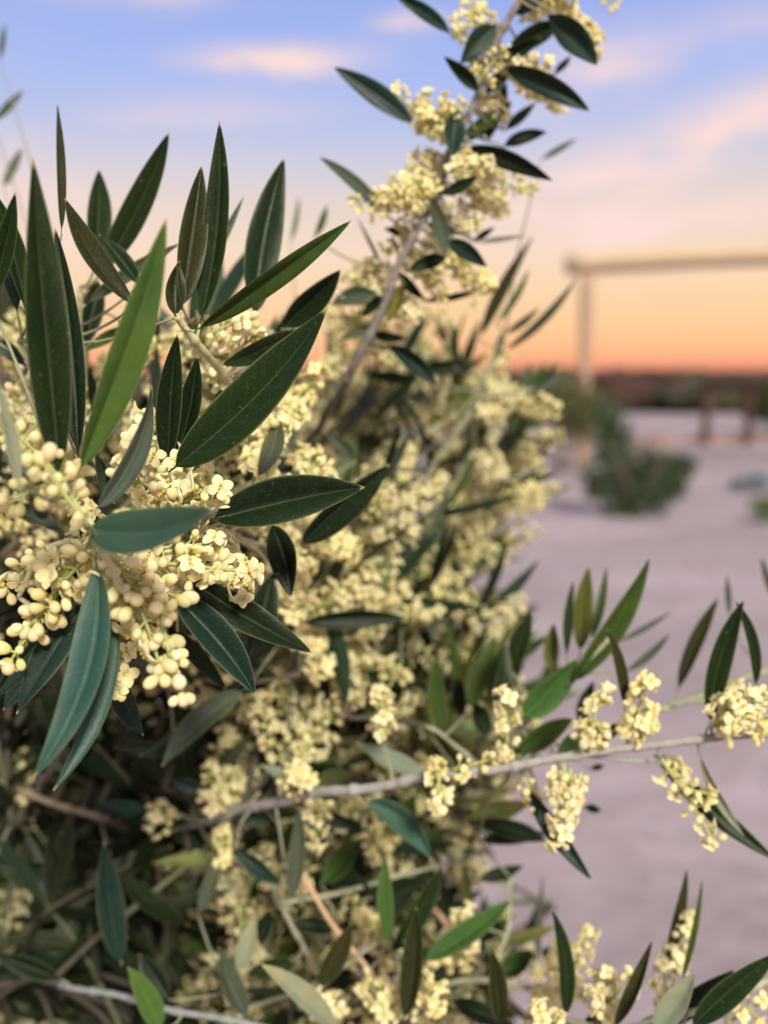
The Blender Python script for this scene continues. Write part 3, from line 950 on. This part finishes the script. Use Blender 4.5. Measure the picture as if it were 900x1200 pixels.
Z = [
 # poly, n, depth, angle deg, length, kinds, p_flower, p_leaf, tone (lower: shade and browning painted into the blossom)
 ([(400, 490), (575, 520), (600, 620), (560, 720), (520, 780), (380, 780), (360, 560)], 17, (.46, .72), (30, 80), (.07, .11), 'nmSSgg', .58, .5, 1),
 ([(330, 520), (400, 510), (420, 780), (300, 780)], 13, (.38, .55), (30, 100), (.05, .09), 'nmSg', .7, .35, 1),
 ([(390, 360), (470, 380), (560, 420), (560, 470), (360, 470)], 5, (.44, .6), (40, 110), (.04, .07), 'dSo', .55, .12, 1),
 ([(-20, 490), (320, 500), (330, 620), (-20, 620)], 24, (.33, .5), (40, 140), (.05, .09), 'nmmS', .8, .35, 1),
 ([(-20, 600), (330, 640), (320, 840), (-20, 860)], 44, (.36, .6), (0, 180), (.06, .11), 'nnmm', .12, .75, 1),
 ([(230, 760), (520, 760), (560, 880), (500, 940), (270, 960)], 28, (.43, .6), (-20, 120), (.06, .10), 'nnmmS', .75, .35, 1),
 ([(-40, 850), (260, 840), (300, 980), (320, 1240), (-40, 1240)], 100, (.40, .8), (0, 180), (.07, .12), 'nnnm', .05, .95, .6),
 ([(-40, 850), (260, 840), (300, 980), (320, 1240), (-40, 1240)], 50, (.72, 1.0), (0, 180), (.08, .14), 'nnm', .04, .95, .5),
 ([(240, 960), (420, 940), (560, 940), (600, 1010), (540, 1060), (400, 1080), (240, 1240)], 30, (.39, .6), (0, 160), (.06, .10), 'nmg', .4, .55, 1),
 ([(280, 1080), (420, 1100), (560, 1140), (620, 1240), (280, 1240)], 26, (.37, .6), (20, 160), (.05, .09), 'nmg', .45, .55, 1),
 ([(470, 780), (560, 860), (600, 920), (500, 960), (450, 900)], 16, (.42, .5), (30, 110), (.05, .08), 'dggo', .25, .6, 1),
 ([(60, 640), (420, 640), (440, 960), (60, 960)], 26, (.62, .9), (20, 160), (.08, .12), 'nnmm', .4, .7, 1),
 ([(-620, 620), (-250, 620), (-250, 1250), (-620, 1250)], 36, (.34, .50), (20, 160), (.09, .13), 'nnmm', .2, .95, 1),  # unseen foliage left of frame, added to shade the lower left
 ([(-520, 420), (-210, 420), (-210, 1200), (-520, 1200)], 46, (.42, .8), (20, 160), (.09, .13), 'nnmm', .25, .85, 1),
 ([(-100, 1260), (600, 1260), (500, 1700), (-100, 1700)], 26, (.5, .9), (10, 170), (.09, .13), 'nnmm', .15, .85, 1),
]
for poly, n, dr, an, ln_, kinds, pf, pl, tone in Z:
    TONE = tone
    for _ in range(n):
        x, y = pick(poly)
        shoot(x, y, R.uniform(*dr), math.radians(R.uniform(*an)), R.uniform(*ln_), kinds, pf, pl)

# ---------------- link the tree's parts
for key, (acc, first, label, tint) in WOODACC.items():
    BR[key] = build('branch', acc, [M_BARK], tree, first); BR[key]['label'] = label
for k, acc, P0 in LEAFS: build('leaf', acc, LEAFM, BR[k], P0)
for k, acc, P0 in CLUS: build('flower_cluster', acc, FLM, BR[k], P0)
tag(build('twigs', fw, [M_BARK], tree, FORK), kind='stuff')
tag(build('leaves', fl, LEAFM, tree, FORK), kind='stuff')
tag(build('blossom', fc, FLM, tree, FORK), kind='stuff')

# ------------------------------------------------------------------ ground
def ground_mat():
    m, nt, b = newmat('sand')
    g = N(nt, 'ShaderNodeTexCoord')
    mp = N(nt, 'ShaderNodeMapping'); nt.links.new(g.outputs['Object'], mp.inputs[0]); mp.inputs['Scale'].default_value = (.3, 1.0, 1)
    n1 = noise(nt, .9, 5, .6, mp.outputs[0]); n2 = noise(nt, 6, 5, .65, g.outputs['Object']); n3 = noise(nt, 90, 4, .7, g.outputs['Object'])
    r = N(nt, 'ShaderNodeValToRGB'); nt.links.new(n1.outputs[0], r.inputs[0])
    r.color_ramp.elements[0].position = .35; r.color_ramp.elements[0].color = (.275, .235, .252, 1)
    r.color_ramp.elements[1].position = .65; r.color_ramp.elements[1].color = (.415, .355, .39, 1)
    c = mixc(nt, mathn(nt, 'MULTIPLY', mathn(nt, 'POWER', n2.outputs[0], 2.0), 1.0, True), r.outputs[0], (.17, .125, .12))
    c = mixc(nt, mathn(nt, 'MULTIPLY', mathn(nt, 'GREATER_THAN', n3.outputs[0], .66), .5), c, (.22, .18, .16))
    nt.links.new(c, b.inputs['Base Color']); b.inputs['Roughness'].default_value = .95; b.inputs['Specular IOR Level'].default_value = .1
    h = mathn(nt, 'ADD', mathn(nt, 'MULTIPLY', n2.outputs[0], 1.0), mathn(nt, 'MULTIPLY', n3.outputs[0], .15))
    bump(nt, h, .7, .05, b)
    return m
M_SAND = ground_mat()
ga = Acc()
ys = np.concatenate([np.linspace(-8, 0, 9), np.linspace(.25, 30, 120), np.geomspace(31, 3000, 40)])
xs = np.concatenate([-np.geomspace(3000, 16, 22), np.linspace(-15, 15, 121), np.geomspace(16, 3000, 22)])
X, Y = np.meshgrid(xs, ys)
near = np.clip(1 - np.hypot(X, Y) / 40, 0, 1)
Zg = near * (.022 * np.sin(X * 2.9 - Y * 5.1) * np.sin(Y * 1.9 + X * .7) + .018 * np.sin(X * 1.7 + Y * .6) + .014 * np.sin(Y * 2.3 - X * .9) + .01 * np.sin(X * 4.1 + 1.3) * np.sin(Y * 3.7))
# two shallow wheel tracks running to the left
for off in (0, 1.5):
    tr_ = (Y - 4.2 - off) + (X - 1.5) * .22
    Zg -= near * .03 * np.exp(-(tr_ / .16) ** 2); Zg += near * .014 * np.exp(-((np.abs(tr_) - .32) / .12) ** 2)
V = np.stack([X, Y, Zg], -1).reshape(-1, 3); ny, nx = X.shape
i = np.arange(ny - 1)[:, None] * nx; j = np.arange(nx - 1)[None]
ga.add(V, np.stack([i + j, i + j + 1, i + nx + j + 1, i + nx + j], -1).reshape(-1, 4))
tag(build('ground', ga, [M_SAND]), kind='structure')

# low bank of reddish soil at the foot of the fence
ba = Acc(); P = ground(700, 522); Q = ground(900, 516)
nb = 60; t = np.linspace(-.1, 1.6, nb)
rows = []
for w, h in ((-.55, -.02), (-.3, .06), (-.08, .13), (.15, .12), (.4, .05), (.7, -.02)):
    c = P + (Q - P) * t[:, None]; c = c + np.array([0, 1.0, 0]) * (w * (1 + .2 * np.sin(t * 31)))[:, None]
    c[:, 2] = h * (1 + .35 * np.sin(t * 23 + w)) ; rows.append(c)
V = np.stack(rows, 0).reshape(-1, 3); i = np.arange(5)[:, None] * nb; j = np.arange(nb - 1)[None]
ba.add(V, np.stack([i + j, i + j + 1, i + nb + j + 1, i + nb + j], -1).reshape(-1, 4), 0, (.25, .155, .13))
tag(build('earth_bank', ba, [tint_material('red_soil', .95, 0, 8, .3, .1, .02)]), kind='structure')

# ------------------------------------------------------------------ timber frame
WOODT = (.36, .25, .17)
g0 = ground(682, 548); dF = g0[1]
fr = thing('timber_frame', (g0[0], g0[1], 0), 'tall bare timber crossbar on posts standing on the sand against the orange sky', 'frame')
ax = norm(np.array([1.0, -.46, 0]))          # runs right and slightly nearer
rot = Matrix.Rotation(math.atan2(ax[1], ax[0]), 3, 'Z'); rot = np.array(rot)
dd = at(0, 0, 1)
def zat(y_img, yw):                              # height of an image row at world distance yw
    v = FWD + UP * ((600 - y_img) / F); return CAM[2] + v[2] / v[1] * yw
zt = zat(309, dF)
span = 5.2
for s in (0, span):
    a = Acc(); p = np.array([g0[0], g0[1], 0]) + ax * s
    h = zt - .09
    Pp = np.array([p + (0, 0, z) for z in np.linspace(-.1, h, 12)])
    Pp[:, 0] += .008 * np.sin(np.linspace(0, 5, 12) + s)
    tube(a, Pp, .088 + .006 * np.sin(np.linspace(0, 9, 12)), 14, 0, WOODT)
    build('post', a, [M_WOOD], fr, p)
a = Acc(); p0 = np.array([g0[0], g0[1], zt]) - ax * .30; p1 = np.array([g0[0], g0[1], zt + .03]) + ax * (span + .35)
Pb = p0 + (p1 - p0) * np.linspace(0, 1, 20)[:, None]; Pb[:, 2] += .012 * np.sin(np.linspace(0, 7, 20))
tube(a, Pb,   .15 + .006 * np.sin(np.linspace(0, 12, 20)), 16, 0, (.50, .39, .26))
bm_ = build('crossbar', a, [M_WOOD], fr, p0)

# ------------------------------------------------------------------ rail fence
RW = (.065, .038, .034)
f0 = ground(826, 521)
fe = thing('rail_fence', f0, 'low dark red timber rail fence behind the sand at the right edge', 'fence')
yw = f0[1]; ztop = zat(443, yw)
fx = norm(np.array([1.0, .12, 0]))
sp = (877 - 826) / F * yw * 1.03
for k in range(5):
    a = Acc(); p = f0 + fx * sp * k
    tube(a, [p + (0, 0, z) for z in np.linspace(-.1, ztop + (0, -.03, .02, -.02, .01)[k], 8)], .085 + .006 * np.sin(np.linspace(0, 9, 8) + k), 12, 0, RW)
    build('post', a, [M_WOOD], fe, p)
for zr in (.62 * ztop + .38, .86 * ztop):
    zr = {0: .70, 1: 1.0}[0 if zr < .86 * ztop + .001 and zr != .86 * ztop else 1] * ztop - .12
    a = Acc(); p0 = f0 - fx * .12 + (0, -.10, zr); p1 = f0 + fx * (sp * 4 + .2) + (0, -.10, zr + .02)
    tube(a, p0 + (p1 - p0) * np.linspace(0, 1, 24)[:, None], .08 + .004 * np.sin(np.linspace(0, 15, 24)), 10, 0, RW)
    build('rail', a, [M_WOOD], fe, p0)

# ------------------------------------------------------------------ shrubs
def shrub(name, base, W, H, label, cat, group=None, tintc=(.055, .085, .035), n=900, leaf=.07, lobes=None, stems=7, seed=1, alone=True):
    r = random.Random(seed); base = np.array(base, float); base[2] = 0
    th = thing(name, base, label, cat, group or ('shrubs scattered on the sand' if name == 'desert_shrub' else None))
    st, fo = Acc(), Acc()
    tips = []
    for k in range(stems):
        a = r.uniform(0, 6.28); q = r.uniform(.25, .9)
        tip = base + np.array([math.cos(a) * W * .5 * q, math.sin(a) * W * .4 * q, H * r.uniform(.6, .95) * (1 - .3 * q)])
        mid = base + (tip - base) * .5 + np.array([0, 0, H * .10])
        pts = spline([base + (0, 0, -.03), mid, tip], 6)
        tube(st, pts, np.linspace(.02, .005, len(pts)) * max(H, .4), 5, 0, (.20, .16, .12)); tips.append(tip)
        for _ in range(4):
            s_ = pts[r.randrange(4, len(pts))]; e = s_ + np.array([r.uniform(-1, 1) * W * .2, r.uniform(-1, 1) * W * .2, r.uniform(.05, .3) * H])
            tube(st, [s_, (s_ + e) / 2 + (0, 0, .02), e], [.006 * H, .004 * H, .003 * H], 4, 0, (.20, .16, .12)); tips.append(e)
    lobes = lobes or [(r.uniform(-.3, .3), r.uniform(-.3, .3), r.uniform(.4, .8), r.uniform(.2, .35)) for _ in range(7)]
    for _ in range(n):
        lx, ly, lz, lr = r.choice(lobes)
        v = np.array([r.gauss(0, 1) for _ in range(3)]); v = norm(v) * (r.random() ** .45) * lr
        p = base + np.array([(lx + v[0]) * W, (ly + v[1]) * W * .8, max(.03, (lz + v[2] * 1.0) * H)])
        d = norm(np.array([r.gauss(0, 1), r.gauss(0, 1), r.gauss(.5, 1)])); s_ = norm(np.cross(d, [r.gauss(0, 1), r.gauss(0, 1), r.gauss(0, 1)]))
        L = leaf * r.uniform(.6, 1.3); w = L * .24
        nn = np.cross(d, s_) * L * .08
        Vv = np.array([p, p + d * L * .5 + s_ * w, p + d * L, p + d * L * .5 - s_ * w, p + d * L * .5 + nn])
        c = np.array(tintc) * r.uniform(.6, 1.5) * np.array([1 + r.uniform(-.1, .25), 1, 1 - r.uniform(0, .2)])
        fo.add(Vv, np.array([[0, 1, 4], [1, 2, 4], [2, 3, 4], [3, 0, 4]]), 0, c)
    build('stem', st, [M_BARK], th, base); build('foliage', fo, [M_FAR], th, base)
    return th
b0 = ground(742, 606)
shrub('desert_shrub', b0, 1.10, .98, 'round dark green shrub standing alone on the open sand', 'shrub', tintc=(.058, .092, .050), n=3300, leaf=.085, seed=3, stems=9,
      lobes=[(-.25, 0, .98, .13), (-.20, 0, .80, .17), (-.16, 0, .60, .22), (-.26, .1, .42, .22), (-.02, 0, .34, .26), (.20, 0, .36, .22), (.38, 0, .48, .16), (.12, 0, .50, .18), (.28, .1, .42, .18), (.0, 0, .18, .2), (.2, .1, .2, .18), (-.30, 0, .3, .14), (-.1,0,.12,.2), (.32,0,.30,.14)])
p_ = ground(664, 556)
shrub('desert_shrub', p_, 1.25, 1.34, 'wide olive green shrub at the foot of the timber post', 'shrub', tintc=(.10, .11, .055), n=2200, leaf=.09, seed=5)
p_ = ground(765, 478)
shrub('desert_shrub', p_, 4.2, 1.25, 'dark brown shrub between the tall post and the rail fence', 'shrub', tintc=(.060, .042, .032), n=4500, leaf=.20, seed=6)
p_ = ground(910, 508)
shrub('desert_shrub', p_, 1.9, 1.25, 'green shrub behind the rail fence at the right edge', 'shrub', tintc=(.060, .075, .030), n=3200, leaf=.12, seed=7)
p_ = ground(905, 612)
shrub('desert_plant', p_, .42, .22, 'small bright green plant on the sand at the right edge', 'plant', tintc=(.10, .16, .06), n=420, leaf=.07, seed=8)
p_ = ground(880, 577)
shrub('saltbush', p_, .62, .20, 'low blue grey bush on the sand near the right edge', 'bush', tintc=(.17, .21, .27), n=800, leaf=.06, seed=9)
p_ = ground(560, 520)
shrub('desert_shrub', p_, 3.0, 1.1, 'brown green shrub glimpsed behind the blurred blossom left of the post', 'shrub', tintc=(.055, .055, .030), n=2500, leaf=.14, seed=10)

# far scrub: one mass reaching to the horizon
sa = Acc(); r = random.Random(21)
for k in range(2600):
    yw = 34 + 300 * r.random() ** 1.6
    xw = r.uniform(-.62, .62) * yw * 1.15
    if yw < 44 and r.random() < .4: continue
    Hh = r.uniform(.7, 1.5) + (.25 if yw > 90 else 0); Wd = r.uniform(1.2, 3.4) * (1 + yw / 160)
    c = np.array(r.choice([(.075, .042, .030), (.060, .050, .028), (.090, .048, .036), (.048, .046, .026)])) * r.uniform(.7, 1.3)
    I, fI = ICO[1]
    for q in range(4):
        o = np.array([r.uniform(-.4, .4) * Wd, r.uniform(-.3, .3) * Wd, r.uniform(.25, .6) * Hh])
        v = I * (1 + np.array([[r.uniform(-.25, .25)] for _ in range(len(I))])) * np.array([Wd * .33, Wd * .3, Hh * .42])
        sa.add(v + np.array([xw, yw, 0]) + o, fI, 0, c)
tag(build('scrubland', sa, [M_FAR], smooth=False), 'dark brown scrub along the horizon', None, None, 'stuff')
# rise of the land far away
ha = Acc(); xs = np.linspace(-2600, 2600, 160); rows = []
for yw, h in ((700, -1), (850, 1.2), (1100, 2.2), (1500, -2)):
    rows.append(np.stack([xs, np.full_like(xs, yw), h * (1 + .4 * np.sin(xs / 170 + yw) + .2 * np.sin(xs / 61))], -1))
V = np.stack(rows).reshape(-1, 3); nx = len(xs); i = np.arange(3)[:, None] * nx; j = np.arange(nx - 1)[None]
ha.add(V, np.stack([i + j, i + j + 1, i + nx + j + 1, i + nx + j], -1).reshape(-1, 4), 0, (.085, .050, .042))
tag(build('hills', ha, [M_FAR]), kind='structure')

# ------------------------------------------------------------------ sky
w = bpy.data.worlds.new('World'); sc.world = w; w.use_nodes = True
nt = w.node_tree; bg = nt.nodes['Background']
tc = N(nt, 'ShaderNodeTexCoord'); sep = N(nt, 'ShaderNodeSeparateXYZ'); nt.links.new(tc.outputs['Generated'], sep.inputs[0])
def S2L(c): return tuple((x / 255 / 12.92) if x / 255 <= .04045 else ((x / 255 + .055) / 1.055) ** 2.4 for x in c)
ramp = N(nt, 'ShaderNodeValToRGB')
el = ramp.color_ramp
stops = [(-.30, (150, 140, 150)), (0, (238, 134, 116)), (.006, (250, 156, 122)), (.020, (251, 186, 134)), (.045, (252, 202, 150)), (.075, (252, 210, 166)), (.11, (248, 216, 188)), (.16, (228, 210, 200)),
         (.195, (208, 204, 218)), (.235, (180, 192, 232)), (.28, (166, 184, 238)), (.34, (152, 172, 232)), (.5, (186, 184, 204)), (1, (214, 202, 200))]
while len(el.elements) > 1: el.elements.remove(el.elements[0])
for k, (p, c) in enumerate(stops):
    e = el.elements[0] if k == 0 else el.elements.new((p + .3) / 1.3)
    e.position = (p + .3) / 1.3; e.color = (*S2L(c), 1)
zf = mathn(nt, 'DIVIDE', mathn(nt, 'ADD', sep.outputs[2], .3), 1.3, True)
nt.links.new(zf, ramp.inputs[0])
# thin evening clouds: long soft streaks, each at its own bearing and height, broken up by noise
mp = N(nt, 'ShaderNodeMapping'); mp.inputs['Scale'].default_value = (1.0, 1.0, 3.6); mp.inputs['Location'].default_value = (.35, .1, .52)
nt.links.new(tc.outputs['Generated'], mp.inputs[0])
cn = noise(nt, 6.0, 9, .66, mp.outputs[0])
nz = mathn(nt, 'SUBTRACT', cn.outputs[0], .5)
az = mathn(nt, 'MULTIPLY', mathn(nt, 'ARCTAN2', sep.outputs[0], sep.outputs[1]), 57.2958)
elv = mathn(nt, 'MULTIPLY', mathn(nt, 'ARCSINE', sep.outputs[2]), 57.2958)
tot = None
#            bearing, height, half length, half depth, tilt, weight
for a0, e0, la, le, ti, wt in ((-5.5, 16.6, 4.2, .7, .03, .9), (1.6, 18.3, 1.8, .6, 0, .7), (12, 16.0, 4.0, 1.8, .1, .6), (18, 12.6, 7.0, 1.5, .28, 1.0), (9, 9.6, 6.0, 1.6, .05, .6), (20, 8.6, 6, .8, .1, .5), (-9, 14.0, 6, 1.0, .04, .3), (13.5, 7.7, 3.2, .7, .05, .55),
                               (-22, 9.5, 9.0, 2.2, -.05, .6), (-12, 19.8, 7, 1.0, .1, .3), (-40, 14, 12, 2, .1, .7), (45, 13, 14, 2.4, .15, .8), (30, 20, 10, 1.5, .2, .6), (-35, 24, 14, 1.6, 0, .5),
                               (80, 16, 20, 3, 0, .7), (-90, 14, 22, 3, 0, .7), (150, 18, 24, 4, 0, .7), (-150, 12, 24, 3, 0, .7)):
    da = mathn(nt, 'ADD', mathn(nt, 'SUBTRACT', az, a0), mathn(nt, 'MULTIPLY', nz, la * 1.4))
    de = mathn(nt, 'ADD', mathn(nt, 'SUBTRACT', mathn(nt, 'SUBTRACT', elv, e0), mathn(nt, 'MULTIPLY', da, ti)), mathn(nt, 'MULTIPLY', nz, le * 5))
    q = mathn(nt, 'ADD', mathn(nt, 'POWER', mathn(nt, 'ABSOLUTE', mathn(nt, 'DIVIDE', da, la)), 2.0), mathn(nt, 'POWER', mathn(nt, 'ABSOLUTE', mathn(nt, 'DIVIDE', de, le)), 2.0))
    g = mathn(nt, 'MULTIPLY', mathn(nt, 'EXPONENT', mathn(nt, 'MULTIPLY', q, -1.0)), mathn(nt, 'MULTIPLY', mathn(nt, 'ADD', mathn(nt, 'MULTIPLY', nz, 2.3), .46, True), wt * 2.1), True)
    tot = g if tot is None else mathn(nt, 'ADD', tot, g, True)
skyc = mixc(nt, tot, ramp.outputs[0], S2L((252, 220, 212)))
# nishita term for the physical part of the glow
ns = N(nt, 'ShaderNodeTexSky', sky_type='NISHITA'); ns.sun_disc = False
KEY_EL, KEY_AZ = math.radians(36), math.radians(163)     # azimuth measured clockwise from +Y
ns.sun_elevation = KEY_EL; ns.sun_rotation = KEY_AZ
nm = mixc(nt, 1.0, ns.outputs[0], (.006, .006, .006), 'MULTIPLY')
skyc = mixc(nt, 1.0, skyc, nm, 'ADD')
nt.links.new(skyc, bg.inputs[0]); bg.inputs[1].default_value = .84

sl = bpy.data.lights.new('front_key', 'SUN'); sl.energy = 4.6; sl.angle = math.radians(10); sl.color = (1, .92, .80)  # directional lamp added behind the camera to brighten the blossom
so = bpy.data.objects.new('front_key', sl); col.objects.link(so)
dv = Vector((math.sin(KEY_AZ) * math.cos(KEY_EL), math.cos(KEY_AZ) * math.cos(KEY_EL), math.sin(KEY_EL)))
so.rotation_euler = dv.to_track_quat('Z', 'Y').to_euler()

# ------------------------------------------------------------------ camera and render
cd = bpy.data.cameras.new('camera'); co = bpy.data.objects.new('camera', cd); col.objects.link(co)
co.location = CAM; co.rotation_euler = (math.pi / 2 - PITCH, 0, 0)
cd.sensor_fit = 'VERTICAL'; cd.sensor_height = 24; cd.lens = 12 / math.tan(math.radians(27.5))
cd.clip_start = .01; cd.clip_end = 6000
cd.dof.use_dof = True; cd.dof.focus_distance = .235; cd.dof.aperture_fstop = cd.lens / 1000 / .0042
sc.camera = co
sc.render.engine = 'CYCLES'
sc.cycles.use_denoising = True
try: sc.cycles.denoiser = 'OPENIMAGEDENOISE'
except Exception: pass
sc.cycles.max_bounces = 6; sc.cycles.transparent_max_bounces = 4
sc.cycles.caustics_reflective = False; sc.cycles.caustics_refractive = False
vs = sc.view_settings; vs.view_transform = 'Standard'; vs.look = 'None'; vs.exposure = .25; vs.gamma = 1; vs.use_curve_mapping = False
